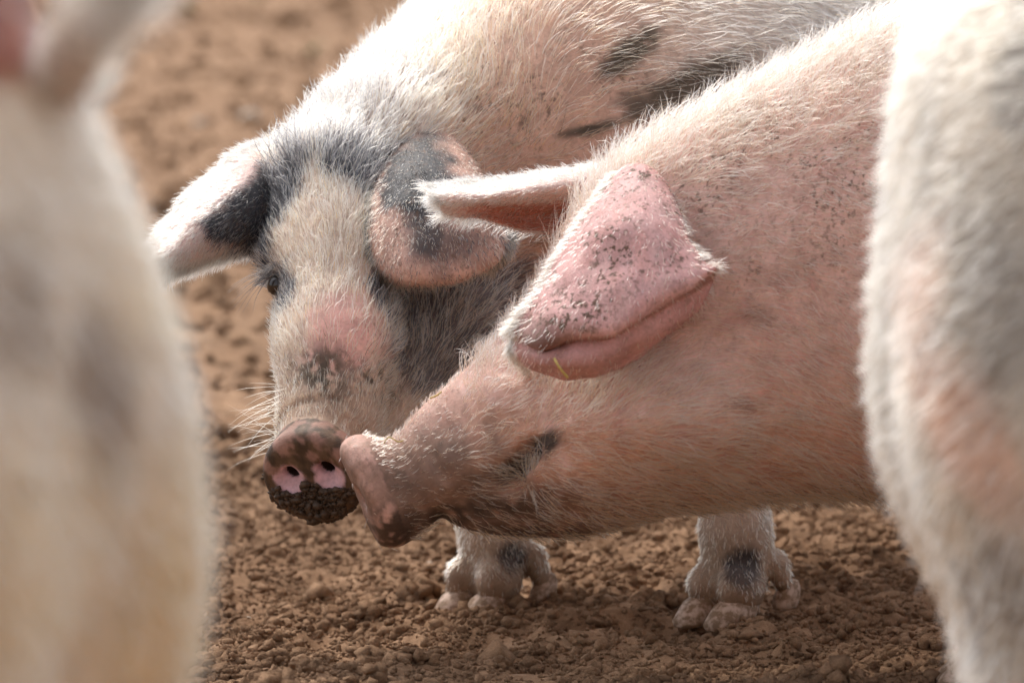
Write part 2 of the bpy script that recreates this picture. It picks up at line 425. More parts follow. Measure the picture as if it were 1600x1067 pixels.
# ------------------------------------------------------------------ coat painting: patches given where they lie on the animal
def blob(p2, u, v, ru, rv, rot=0, soft=.35):
    c, s = math.cos(math.radians(rot)), math.sin(math.radians(rot)); du, dv = p2[0] - u, p2[1] - v
    a = (du * c + dv * s) / ru; b = (-du * s + dv * c) / rv
    return sst(1 + soft, 1 - soft, np.sqrt(a * a + b * b) + p2[2])
def poly_mask(p2, poly, soft):
    u, v = p2[0], p2[1]; d = poly_dist(np.array(poly, float), u, v)
    return sst(-soft, soft, d + p2[2] * 25)
def poly_dist(poly, u, v):
    """signed distance, inside positive"""
    d = np.full(u.shape, 1e9); ins = np.zeros(u.shape, bool); n = len(poly)
    for i in range(n):
        a, b = poly[i], poly[(i + 1) % n]; e = b - a; pu, pv = u - a[0], v - a[1]
        h = np.clip((pu * e[0] + pv * e[1]) / (e @ e + 1e-9), 0, 1)
        d = np.minimum(d, np.hypot(pu - h * e[0], pv - h * e[1]))
        c = (a[1] > v) != (b[1] > v)
        ins ^= c & (u < e[0] * (v - a[1]) / (e[1] if abs(e[1]) > 1e-9 else 1e-9) + a[0])
    return np.where(ins, d, -d)
def catmull(pts, n, closed=False):
    pts = np.asarray(pts, float); m = len(pts); out = []
    rng = range(m if closed else m - 1)
    for i in rng:
        g_ = (lambda k: pts[k % m]) if closed else (lambda k: pts[min(max(k, 0), m - 1)])
        p0, p1, p2, p3 = g_(i - 1), g_(i), g_(i + 1), g_(i + 2)
        for t in np.linspace(0, 1, n, endpoint=False):
            out.append(.5 * (2 * p1 + (p2 - p0) * t + (2 * p0 - 5 * p1 + 4 * p2 - p3) * t * t + (3 * p1 - p0 - 3 * p2 + p3) * t ** 3))
    if not closed: out.append(pts[-1])
    return np.array(out)
def lerp(a, b, m): return a + (np.asarray(b) - a) * m[:, None]

# ------------------------------------------------------------------ shared pig anatomy
class Frame:
    def __init__(s, loc, head, scale=1.0, flip=1):
        h = np.array([head[0], head[1], 0.]); s.h = nrm(h); s.l = np.array([-s.h[1], s.h[0], 0]) * flip
        s.o = np.asarray(loc, float); s.s = scale
    def __call__(s, x, y, z): return s.o + (s.h * x + s.l * y) * s.s + np.array([0, 0, z * s.s])
    def axes(s): return np.stack([s.h, s.l, [0, 0, 1.]])
def gz(p): return float(soil_h(np.array([p[0]]), np.array([p[1]]))[0])
def foot(p, head, sc=1.0):
    """toes of one foot standing at p: prims for the flesh, list of horn pieces"""
    fr = Frame((p[0], p[1], p[2]), head, sc); A = fr.axes(); pr, horn = [], []
    for s in (-1, 1):
        pr.append(ell(fr(.020, .027 * s, .046), np.array([.038, .0225, .034]) * sc, .011 * sc, A))
        horn.append((fr(.036, .0255 * s, .016), np.array([.036, .0225, .025]) * sc, fr, 0))
        pr.append(cone(fr(-.038, .034 * s, .075), fr(-.046, .040 * s, .045), .018 * sc, .014 * sc, .012))
        horn.append((fr(-.050, .042 * s, .032), np.array([.017, .014, .022]) * sc, fr, 1))
    return pr, horn
def horn_mesh(parent, c, r, fr, dew):
    v = ICO2_V.copy(); v = np.sign(v) * np.abs(v) ** .7
    z = v[:, 2:3]; v[:, :2] *= (1 - .16 * z); v[:, 0:1] -= .45 * z
    v[:, 2] = np.maximum(v[:, 2], -.75)
    w = c + (v * r) @ fr.axes()
    return link_mesh('dewclaw' if dew else 'hoof', w, ICO2_F, M_HOOF, parent)
def leg_prims(fr, y, x0, hind, foot_at=None, sc=1.0):
    s = fr.s; ft = fr(x0 + (.0 if hind else .02), y, 0) if foot_at is None else np.asarray(foot_at, float)
    ft = np.array([ft[0], ft[1], gz(ft) - .009]); d = ft - fr(x0, y, 0); d[2] = 0; A = fr.axes()
    q = lambda x, z, w=1.: fr(x, y, z) + d * w + np.array([0, 0, ft[2] * (1 if z < .3 else 0)])
    if hind:
        pr = [ell(fr(x0 + .09, y * .92, .48), np.array([.19, .115, .25]) * s, .10 * s, A),
              cone(q(x0 + .06, .40, .4), q(x0 - .055, .245), .105 * s, .054 * s, .07 * s),
              cone(q(x0 - .055, .25), q(x0 - .01, .10), .050 * s, .042 * s, .03 * s)]
    else:
        pr = [ell(fr(x0 + .0, y * .85, .47), np.array([.14, .10, .21]) * s, .09 * s, A),
              cone(q(x0 - .03, .38, .4), q(x0 + .015, .215), .085 * s, .054 * s, .07 * s),
              cone(q(x0 + .015, .22), q(x0 + .0, .095), .048 * s, .040 * s, .03 * s)]
    pr.append(cone(q(x0 - (.01 if hind else 0), .10), ft + np.array([0, 0, .05 * s]), .043 * s, .036 * s, .025 * s))
    fp, hn = foot(ft, fr.h[:2], s)
    return pr + fp, hn
def trunk_prims(fr):
    s = fr.s; A = fr.axes()
    return [ell(fr(.30, 0, .575), np.array([.30, .235, .275]) * s, .08 * s, A),
            ell(fr(-.10, 0, .555), np.array([.46, .255, .285]) * s, .14 * s, A),
            ell(fr(-.46, 0, .60), np.array([.28, .225, .245]) * s, .12 * s, A)]
def bez_grid(G, nu, nv):
    G = np.asarray(G, float); rows = [catmull(r, (nv - 1) // (len(r) - 1)) for r in G]
    R_ = np.array(rows); return np.array([catmull(R_[:, j], max(2, (nu - 1) // (len(G) - 1))) for j in range(R_.shape[1])]).transpose(1, 0, 2)
def ear(parent, fur_parent, grid, colfun, thick=.0045, nhair=9000, hlen=.013, world=False, lift=.35, hrad=.00033, toward=None, crum=1.):
    """a curved flap with thickness from a grid of points (root row first), with its own hair"""
    G = [[(q if world else P(*q)) for q in row] for row in grid]
    S = bez_grid(G, 41, 37); nu, nv = S.shape[:2]
    a, b = np.meshgrid(np.linspace(0, 1, nu), np.linspace(0, 1, nv), indexing='ij')
    pp = S.reshape(-1, 3); crumple = crum * (noise3(pp, .035) * .003 + noise3(pp + 5, .014) * .0012).reshape(nu, nv)
    du = np.gradient(S, axis=0); dv = np.gradient(S, axis=1); N = nrm(np.cross(dv, du))
    ref = np.array([0, 0, CAM_H]) - S.mean((0, 1)) if toward is None else toward
    if (N.mean((0, 1)) @ ref) < 0: N = -N
    S = S + N * (crumple * np.minimum(a * 3, 1))[..., None]
    e = np.minimum(np.minimum(b, 1 - b) * 5, np.minimum((1 - a) * 5, 1)); e = np.sqrt(np.clip(e, .04, 1))
    t = (thick * (.35 + .65 * e) * (1.5 - .6 * a))[..., None]
    A, B = S + N * t, S - N * t
    V = np.concatenate([A.reshape(-1, 3), B.reshape(-1, 3)]); I = np.arange(nu * nv).reshape(nu, nv); K = nu * nv
    F1 = np.stack([I[:-1, :-1], I[1:, :-1], I[1:, 1:], I[:-1, 1:]], -1).reshape(-1, 4)
    rim = np.concatenate([I[:, 0], I[-1, 1:], I[::-1, -1][1:], I[0, ::-1][1:-1]]); r2 = np.roll(rim, -1)
    Fq = np.concatenate([F1, F1[:, ::-1] + K, np.stack([rim, rim + K, r2 + K, r2], 1)])
    me_c, N0 = face_data(V, Fq)
    if (N0[:K].mean(0) @ ref) < 0: Fq = Fq[:, ::-1]; N0 = -N0
    o = link_mesh('ear', V, Fq, M_SKIN, parent)
    outer = np.concatenate([np.ones(K), np.zeros(K)]) > .5
    sk, _, _ = colfun(V, outer, np.concatenate([a.ravel()] * 2), np.concatenate([b.ravel()] * 2)); set_col(o, 'skin', sk)
    # hair
    w = e.ravel(); n = nhair; ij = RS.randint(0, (nu - 1) * (nv - 1), n); iu, iv = ij // (nv - 1), ij % (nv - 1); fu, fv = RS.rand(n, 1), RS.rand(n, 1)
    edge = RS.rand(n) < .22; side = RS.rand(n) < .72
    iv = np.where(edge, np.where(RS.rand(n) < .5, 0, nv - 2), iv)
    def lp(Q): return (Q[iu, iv] * (1 - fu) * (1 - fv) + Q[iu + 1, iv] * fu * (1 - fv) + Q[iu, iv + 1] * (1 - fu) * fv + Q[iu + 1, iv + 1] * fu * fv)
    sd = np.where(side, 1., -1.)[:, None]
    root = lp(S) + lp(N) * lp(t) * sd; nn = lp(N) * sd; fl = nrm(lp(du))
    av, bv = (iu + fu[:, 0]) / (nu - 1), (iv + fv[:, 0]) / (nv - 1)
    out = nrm(lp(dv)) * (np.sign(bv - .5) * np.abs(2 * bv - 1) ** 3)[:, None]
    _, hc, dn = colfun(root, side, av, bv)
    keep = RS.rand(n) < dn
    L = hlen * (.7 + .7 * np.abs(2 * bv - 1) ** 4 + .5 * (av > .93))
    grow('fur', fur_parent if fur_parent else o, root[keep], nrm(nn)[keep], (fl + .8 * out)[keep], L[keep], hc[keep], np.full(keep.sum(), lift), hrad)
    return o
def tube(path, rads, n=10):
    path = np.asarray(path, float); T = nrm(np.gradient(path, axis=0)); up = np.array([.3, .2, .93]); V = []
    for p, t, r in zip(path, T, rads):
        x = nrm(np.cross(t, up)); y = np.cross(t, x); a = np.linspace(0, 2 * np.pi, n, endpoint=False)
        V.append(p + r * (np.cos(a)[:, None] * x + np.sin(a)[:, None] * y))
    V = np.array(V); m = len(path); I = np.arange(m * n).reshape(m, n)
    F = np.stack([I[:-1], np.roll(I[:-1], -1, 1), np.roll(I[1:], -1, 1), I[1:]], -1).reshape(-1, 4)
    return V.reshape(-1, 3), F
def ball(name, c, r, M, mat, parent):
    return link_mesh(name, np.asarray(c) + (ICO2_V * np.asarray(r)) @ M, ICO2_F, mat, parent)
def pnoise(p, s=.03, amp=.35): return amp * (noise3(p, s) * .6 + noise3(p + 4.4, s * .4) * .4)
CREAM = np.array([.56, .43, .29]); WHITE = np.array([.67, .60, .50]); GINGER = np.array([.60, .38, .18]); BLACK = np.array([.03, .028, .03])
def hair_mix(n, cols, probs):
    c = np.array(cols)[RS.choice(len(cols), n, p=np.array(probs) / np.sum(probs))]
    return c * (.85 + .3 * RS.rand(n, 1))
def facing(p, N): return ((np.array([0, 0, CAM_H]) - p) * N).sum(1) > -.2 * np.linalg.norm(p, axis=1)

# ================================================================== the spotted pig
S_root = empty('pig', (.14, 7.45, 0), 'cream pig with black patches round the ears and mud on its snout, head lowered', 'pig', 'pigs in the paddock')
fS = Frame((.14 + .68 * .36, 7.42 + .73 * .36, .01), (-.68, -.73), 1.02)
prS = trunk_prims(fS); hornS = []
for y, x0, hind, at in ((.17, .36, False, P(1150, 935, 7.33)), (-.17, .36, False, P(772, 905, 7.50)), (.15, -.62, True, None), (-.15, -.62, True, None)):
    a, b = leg_prims(fS, y, x0, hind, at); prS += a; hornS += b
D = 7.17
prS += [cone(P(860, 190, 7.62), P(610, 265, 7.30), R(285, 7.6), R(150, 7.3), .10),
        cone(P(800, 330, 7.55), P(690, 430, 7.28), R(220, 7.5), R(135, 7.3), .08),
        ell(P(512, 318, D), [R(112, D), R(118, D), R(120, D)], .06),
        cone(P(518, 390, 7.09), P(524, 540, 7.00), R(96, 7.1), R(82, 7), .05),
        cone(P(524, 540, 7.00), P(514, 672, 6.94), R(82, 7), R(82, 6.95), .04),
        ell(P(675, 505, 7.19), [R(125, 7.2), R(128, 7.2), R(115, 7.2)], .06),
        cone(P(640, 590, 7.12), P(560, 700, 7.02), R(80, 7.1), R(52, 7), .05),
        ell(P(440, 405, 7.07), [R(32, 7), R(26, 7), R(34, 7)], .035),
        ell(P(590, 410, 7.05), [R(34, 7), R(28, 7), R(34, 7)], .035),
        ell(P(437, 452, 7.045), [R(20, 7), R(30, 7), R(20, 7)], .015, sub=True),
        ell(P(604, 448, 7.02), [R(20, 7), R(24, 7), R(20, 7)], .02, sub=True)]
sn_c = P(494, 738, 6.885); sn_n = nrm(-FWD * .80 - UP * .42 - RT * .34); sn_F = frame(sn_n, RT + UP * .34)
def disc(c, M, rx, ry, th, rnd):
    def f(p):
        l = (p - c) @ M.T; q = np.sqrt((l[:, 0] / rx) ** 2 + (l[:, 1] / ry) ** 2); d = (q - 1) * min(rx, ry)
        w = np.stack([d + rnd, np.abs(l[:, 2]) - th + rnd], 1)
        return np.minimum(w.max(1), 0) + np.linalg.norm(np.maximum(w, 0), axis=1) - rnd
    return f
prS.append(fnp(disc(sn_c, sn_F, R(86, 6.9), R(80, 6.9), .021, .014), .022))
def on_disc(c, M, x, y, z=0): return c + M.T @ np.array([x, y, z])
for sx in (-1, 1):       # nostrils
    prS.append(ell(on_disc(sn_c, sn_F, sx * .027, .002, .026), [.017, .016, .014], .006, sn_F, sub=True)); prS.append(ell(on_disc(sn_c, sn_F, sx * .024, .011, .012), [.0105, .0095, .030], .005, sn_F, sub=True))
for k in range(3):       # wrinkles behind the disc
    c = on_disc(sn_c, sn_F, 0, .012, -.03 - .011 * k)
    prS.append(fnp((lambda c, k: lambda p: (lambda l: np.abs(np.hypot(np.hypot(l[:, 0], l[:, 1]) - (R(84, 6.9) - .001 * k), l[:, 2])) - .0022)((p - c) @ sn_F.T))(c, k), .005, True))
axS = [grid_axis(-.55, 1.25, [(-.32, .10, .0034)], .012), grid_axis(6.75, 9.0, [(6.82, 7.2, .0034)], .012), grid_axis(-.02, .95, [(.14, .62, .0034), (0, .12, .005)], .012)]
V, F = surface(prS, axS); _, N = face_data(V, F)
S_body = link_mesh('body', V, F, M_SKIN, S_root)
BODY_S = (V, F, N)
def S_paint(p, N):
    u, v, d = proj(p); fc = facing(p, N) if N is not None else np.ones(len(p), bool)
    nz = pnoise(p); p2 = (u, v, nz); n = len(p)
    l = (p - fS.o) @ fS.axes().T
    body = sst(560, 760, u + (v - 250) * .35) * sst(600, 420, v - (u - 700) * .1)
    skin = np.tile(np.array([.58, .44, .35]), (n, 1)); hair = hair_mix(n, [CREAM, WHITE, GINGER], [.6, .35, .05]); dens = np.ones(n)
    skin = lerp(skin, [.56, .34, .25], body * sst(1150, 900, u)); g_ = hair_mix(n, [CREAM, GINGER, WHITE, np.array([.30, .20, .13])], [.42, .30, .10, .18]); dens *= 1 - .42 * body
    hair = np.where((RS.rand(n) < body * sst(1100, 850, u))[:, None], g_, hair)
    skin = lerp(skin, [.50, .43, .37], sst(1050, 1300, u) * fc)
    dark = np.zeros(n)
    for m in (poly_mask(p2, [(405, 285), (455, 215), (492, 230), (470, 300), (425, 360), (425, 430), (400, 430), (395, 370)], 12),
              poly_mask(p2, [(490, 215), (560, 205), (640, 240), (650, 320), (590, 320), (540, 280), (500, 265)], 14),
              blob(p2, 436, 452, 26, 38, 10), blob(p2, 607, 455, 30, 30)):
        dark = np.maximum(dark, m * fc)
    cheek = poly_mask(p2, [(598, 440), (700, 430), (830, 400), (830, 500), (740, 580), (680, 625), (630, 605), (606, 560)], 18) * fc
    neckw = blob(p2, 530, 140, 120, 100, 0, .6) * fc; dens *= 1 - .3 * neckw; skin = lerp(skin, [.34, .28, .25], neckw * .7)
    dark2 = np.maximum(dark, cheek * .82)
    skin = lerp(skin, [.045, .045, .05], dark2)
    hd = hair_mix(n, [BLACK, np.array([.16, .16, .17]), WHITE], [.55, .2, .25]); hair = np.where((RS.rand(n) < dark)[:, None], hd, hair)
    hc = hair_mix(n, [BLACK, np.array([.25, .24, .22]), CREAM, WHITE], [.24, .18, .40, .18]); hair = np.where((RS.rand(n) < cheek)[:, None], hc, hair)
    hair = np.where((RS.rand(n) < neckw)[:, None], hair_mix(n, [WHITE * .9, np.array([.24, .23, .23]), CREAM], [.42, .36, .22]), hair)
    pink = blob(p2, 535, 525, 62, 62, 20, .5) * fc
    skin = lerp(skin, [.74, .42, .36], pink); dens *= 1 - .72 * pink
    muz = blob(p2, 520, 640, 110, 60, 0, .5) * fc; skin = lerp(skin, [.36, .23, .15], muz * .75)
    hair = np.where((RS.rand(n) < muz * .7)[:, None], hair_mix(n, [np.array([.42, .30, .19]), CREAM], [.7, .3]), hair); dens *= 1 - .35 * muz
    sp = noise3(p, .0065) * .6 + noise3(p + 9, .013) * .4
    mud = np.maximum(blob(p2, 505, 585, 42, 40, 0, .7) * sst(-.15, .15, sp + .15), blob(p2, 588, 598, 46, 30, 20, .8) * sst(.0, .3, sp))
    mb = np.maximum(blob(p2, 985, 82, 62, 20, -38, .5), blob(p2, 1075, 135, 120, 32, -24, .6)); mb = np.maximum(mb, blob(p2, 925, 202, 50, 9, -12, .5))
    mb = np.maximum(mb * sst(-.5, .1, noise3(p * np.array([1, 1, 2.5]), .02) + mb - .3), .0) * fc
    mud = np.maximum(mud * fc, mb)
    spk = (.12 + .8 * blob(p2, 740, 150, 260, 150, 0, .7)) * fc; spk = np.maximum(spk, .9 * blob(p2, 550, 565, 95, 70, 0, .8) * fc)
    skin = lerp(skin, [.085, .058, .036], mud); hair = np.where((RS.rand(n) < mud * .8)[:, None], hair_mix(n, [np.array([.10, .07, .045])], [1]), hair)
    # snout disc
    q = (p - sn_c) @ sn_F.T; rr = np.hypot(q[:, 0] / R(86, 6.9), q[:, 1] / R(80, 6.9)); dsk = (q[:, 2] > -.018) & (rr < 1.15) & (q[:, 2] < .05)
    nost = np.minimum(np.hypot(q[:, 0] - .027, (q[:, 1] - .001)), np.hypot(q[:, 0] + .027, (q[:, 1] - .001)))
    dc = lerp(np.tile(np.array([.13, .075, .042]), (n, 1)), [.07, .04, .022], sst(-.3, .4, noise3(p, .008)))
    dc = lerp(dc, [.50, .27, .21], sst(.1, .5, noise3(p, .017) + .5 * noise3(p, .006)) * sst(-.01, .02, q[:, 1]) * .55)
    dc = lerp(dc, [.70, .44, .47], sst(.0225, .0175, nost + .004 * noise3(p, .009)))
    dc = lerp(dc, [.05, .028, .025], (q[:, 2] < .006) * (nost < .02))
    skin = np.where(dsk[:, None], dc, skin); dens = np.where(dsk, 0, dens)
    # legs and feet
    lw = sst(800, 880, v) * fc; skin = lerp(skin, [.42, .31, .23], lw); lg = np.maximum(blob(p2, 1160, 890, 28, 34), blob(p2, 800, 870, 25, 25)) * fc
    skin = lerp(skin, [.07, .06, .06], lg); hair = np.where((RS.rand(n) < lg * .7)[:, None], hair_mix(n, [BLACK, CREAM], [.7, .3]), hair)
    lowh = sst(.22, .06, p[:, 2]); hair = np.where((RS.rand(n) < lowh * .75)[:, None], hair_mix(n, [np.array([.36, .25, .17]), CREAM * .8], [.6, .4]), hair)
    soil = sst(.075, .0, p[:, 2] + .02 * nz); skin = lerp(skin, [.24, .14, .08], soil * .8)
    L = .026 - .012 * sst(700, 480, u) * sst(180, 330, v); L = np.where(v > 560, np.where(u < 640, .009, .015), L); L = np.where((u < 560) & (v < 260), .026, L)
    L = np.where(p[:, 2] < .2, .007, L); dens = np.where(p[:, 2] < .035, .15, dens)
    return np.concatenate([skin, np.where(dsk, 0, spk)[:, None]], 1), hair, dens, L
sk, _, _, _ = S_paint(V, N); set_col(S_body, 'skin', sk)
def S_w(c, n):
    u, v, d = proj(c); return 1 + 2.2 * sst(900, 650, u) * (c[:, 1] < 7.6) + .8 * (c[:, 2] < .2)
NS = 135000
p, n = sample(V, F, N, NS, S_w); _, hair, dens, L = S_paint(p, n); k = RS.rand(NS) < dens
p, n, hair, L = p[k], n[k], hair[k], L[k]
path = [P(505, 735, 6.9), P(524, 540, 7.0), P(512, 330, 7.1), P(520, 225, 7.2), P(700, 80, 7.5), fS(.2, 0, .7), fS(-.5, 0, .7), fS(-.8, 0, .5)]
fl = flow_from(path, p); fl = fl + np.array([0, 0, -.45]) * sst(560, 800, proj(p)[0])[:, None]
leg = sst(.32, .2, p[:, 2]) * (p[:, 1] > 7.2); fl = fl * (1 - leg[:, None]) + np.array([0, 0, -1]) * leg[:, None]
u_, v_, _ = proj(p); lift = np.where((u_ < 600) & (v_ < 300), .55, .34)
grow('fur', S_root, p, n, fl, L * 1.35, hair, lift, .00043, wob=.13)
for h in hornS: horn_mesh(S_root, *h)
# eye, lashes, whiskers
e_c = P(433, 446, 7.045); ball('eye', e_c, [.0135] * 3, np.eye(3), M_EYE, S_root)
def strands(name, parent, roots, dirs, length, rad, col, droop=.5):
    n = len(roots); pts = np.empty((n, 6, 3)); pts[:, 0] = roots; d = nrm(np.asarray(dirs, float)); seg = (np.asarray(length) / 5)[:, None]
    for k in range(1, 6): pts[:, k] = pts[:, k - 1] + d * seg; d = nrm(d + np.array([0, 0, -droop * .2]) + RS.randn(n, 3) * .06)
    cu = bpy.data.hair_curves.new(name); cu.add_curves([6] * n); cu.attributes['position'].data.foreach_set('vector', pts.astype(np.float32).ravel())
    ra = cu.attributes.get('radius') or cu.attributes.new('radius', 'FLOAT', 'POINT')
    ra.data.foreach_set('value', (rad * np.array([1, 1, .9, .75, .5, .15])[None].repeat(n, 0)).astype(np.float32).ravel())
    ca = cu.attributes.new('hair_color', 'FLOAT_COLOR', 'CURVE'); c4 = np.ones((n, 4), np.float32); c4[:, :3] = col; ca.data.foreach_set('color', c4.ravel())
    cu.materials.append(M_HAIR); o = bpy.data.objects.new(name, cu); COL.objects.link(o)
    o.parent = parent; o.matrix_parent_inverse = Matrix.Translation(-parent.location); return o
n_ = 34; a = RS.rand(n_); ro = np.array([P(432 - 8 * t, 408 + 22 * t, 7.03) for t in a])
strands('eyelashes', S_root, ro, np.stack([-.9 + .5 * RS.rand(n_), -.35 - .3 * RS.rand(n_), -.05 - .55 * RS.rand(n_)], 1), .03 + .05 * RS.rand(n_) ** 2, .00032, (.02, .018, .018), .6)
n_ = 40; t = RS.rand(n_); ro = np.array([P(436 + 12 * q, 600 + 110 * s, 6.93) for q, s in zip(RS.rand(n_), t)])
strands('whiskers', S_root, ro, np.stack([-1 + .2 * RS.randn(n_), -.3 + .3 * RS.randn(n_), .35 * RS.randn(n_)], 1), .03 + .05 * RS.rand(n_), .00028, (.62, .48, .30), .3)
# ears
def S_earL(p, outer, a, b):
    n = len(p); u, v, d = proj(p); p2 = (u, v, pnoise(p)); dark = poly_mask(p2, [(312, 345), (350, 320), (385, 290), (420, 240), (470, 240), (460, 400), (390, 385), (330, 385)], 10)
    skin = np.tile(np.array([.72, .50, .45]), (n, 1)); skin = lerp(skin, [.045, .045, .05], dark * outer); skin = lerp(skin, [.50, .24, .20], (~outer) * .8)
    skin = np.concatenate([skin, np.full((n, 1), .55)], 1)
    h = hair_mix(n, [WHITE, CREAM], [.8, .2]); h = np.where((RS.rand(n) < dark * outer * .85)[:, None], hair_mix(n, [BLACK, WHITE], [.85, .15]), h)
    return skin, h, np.where(np.abs(2 * b - 1) > .8, 1., .75)
def S_earR(p, outer, a, b):
    n = len(p); u, v, d = proj(p); p2 = (u, v, pnoise(p, .025, .5)); dark = np.maximum(blob(p2, 650, 275, 60, 68, 0, .3), blob(p2, 668, 365, 34, 55, -15, .5) * .9)
    dark = np.maximum(dark, blob(p2, 715, 380, 60, 28, 0, .8) * .7)
    skin = np.tile(np.array([.66, .42, .34]), (n, 1)); skin = lerp(skin, [.05, .05, .055], dark * outer)
    skin = np.concatenate([skin, np.full((n, 1), .75)], 1)
    h = hair_mix(n, [CREAM, np.array([.45, .36, .26]), BLACK], [.5, .3, .2]); h = np.where((RS.rand(n) < dark * .8)[:, None], hair_mix(n, [BLACK, np.array([.3, .3, .3]), CREAM], [.5, .25, .25]), h)
    return skin, h, np.where(np.abs(2 * b - 1) > .85, .9, .62 - .3 * sst(330, 420, v))
ear(S_root, None, [
    [(462, 225, 7.23), (452, 278, 7.17), (442, 330, 7.13), (436, 378, 7.12)],
    [(385, 245, 7.19), (387, 290, 7.10), (386, 340, 7.08), (380, 388, 7.11)],
    [(320, 298, 7.15), (325, 333, 7.08), (328, 370, 7.07), (325, 405, 7.10)],
    [(268, 356, 7.11), (275, 380, 7.06), (280, 400, 7.06), (284, 418, 7.08)],
    [(238, 395, 7.07), (243, 405, 7.05), (250, 415, 7.05), (258, 424, 7.06)]], S_earL, .006, 16000, .016)
ear(S_root, None, [
    [(598, 250, 7.20), (650, 222, 7.19), (702, 222, 7.21), (748, 275, 7.24)],
    [(586, 300, 7.08), (645, 280, 7.05), (712, 285, 7.06), (768, 315, 7.11)],
    [(578, 360, 7.03), (640, 358, 6.99), (715, 352, 7.00), (790, 355, 7.06)],
    [(588, 412, 7.01), (645, 428, 6.97), (715, 422, 6.98), (792, 388, 7.04)],
    [(612, 440, 7.03), (655, 448, 7.00), (715, 438, 7.00), (768, 415, 7.05)]], S_earR, .007, 15000, .011)
# mud caked on the snout
n_ = 3600; th = RS.rand(n_) * 6.28; rr = np.sqrt(RS.rand(n_)); q0, q1 = rr * np.cos(th), rr * np.sin(th)
k = (q1 < -.28 + .75 * noise3(np.stack([q0, q1, 0 * q0], 1), .55) + .3 * noise3(np.stack([q0, q1, 0 * q0], 1), .15)) & (np.hypot(np.abs(q0) - .40, q1 - .03) > .26) ; q0, q1 = q0[k], q1[k]
zz = .0225 - .012 * np.maximum(np.hypot(q0, q1) - .75, 0) / .25
C = np.array([on_disc(sn_c, sn_F, a * R(86, 6.9), b * R(80, 6.9), z) for a, b, z in zip(q0, q1, zz)])
V1, F1 = lumps(C[:, 0], C[:, 1], C[:, 2], np.clip(.0015 * np.exp(RS.randn(len(C)) * .6), .0008, .006), ICO_V, ICO_F, .55)
o = link_mesh('mud', V1, F1, M_MUD, S_root, False); o['kind'] = 'stuff'
# ================================================================== the pink pig, in profile
K_root = empty('pig', (.75, 6.75, 0), 'pink pig in profile with dirt specked ear, nose touching the spotted pig', 'pig', 'pigs in the paddock')
DK = 6.75; kk = KPX * DK
K_OUT = catmull([(552, 700), (600, 692), (628, 670), (662, 632), (700, 600), (745, 560), (790, 515), (830, 458), (868, 392), (912, 322), (962, 265), (1040, 212), (1120, 173), (1200, 134), (1300, 92), (1420, 50), (1560, 25), (1700, 30),
    (1700, 760), (1560, 778), (1380, 775), (1260, 772), (1150, 785), (1040, 803), (950, 830), (870, 840), (770, 835), (715, 822), (690, 808), (668, 822), (612, 836), (590, 815), (572, 760)], 6, True)
gu = np.arange(480, 1780, 4.); gv = np.arange(-60, 920, 4.)
UU, VV = np.meshgrid(gu, gv, indexing='ij'); K_D = poly_dist(K_OUT, UU.ravel(), VV.ravel()).reshape(UU.shape)
for _ in range(2): K_D[1:-1, 1:-1] = (K_D[1:-1, 1:-1] * 2 + K_D[:-2, 1:-1] + K_D[2:, 1:-1] + K_D[1:-1, :-2] + K_D[1:-1, 2:]) / 6
def K_head(p):
    q = p - np.array([0, 0, CAM_H]); u = q @ RT / kk + 800; v = -(q @ UP) / kk + 533.5; w = (DK - q @ FWD) / kk
    fu = np.clip((u - gu[0]) / 4, 0, len(gu) - 1.001); fv = np.clip((v - gv[0]) / 4, 0, len(gv) - 1.001); i = fu.astype(int); j = fv.astype(int); a = fu - i; b = fv - j
    d = K_D[i, j] * (1 - a) * (1 - b) + K_D[i + 1, j] * a * (1 - b) + K_D[i, j + 1] * (1 - a) * b + K_D[i + 1, j + 1] * a * b
    Rr = np.interp(u, [560, 650, 800, 950, 1100, 1380, 1700], [62, 82, 130, 190, 240, 300, 330])
    W = np.interp(u, [560, 640, 740, 860, 1000, 1150, 1380, 1700], [64, 66, 82, 122, 158, 190, 235, 290])
    qq = 1 - np.minimum(d / Rr, 1)
    end = np.maximum((u - 1640) / 60, 0)
    return (np.sqrt(qq ** 2 + (w / W) ** 2 + end ** 2) - 1) * np.minimum(Rr, W) * kk
fK = Frame((.505 + .36 - .0, 6.70, 0), (-1, .03), .92)
prK = [fnp(K_head, .03)] + trunk_prims(fK); hornK = []
for y, x0, hind in ((.15, .30, False), (-.15, .27, False), (.15, -.62, True), (-.15, -.62, True)):
    a, b = leg_prims(fK, y, x0, hind); prK += a; hornK += b
nf = lambda w: DK - w * kk
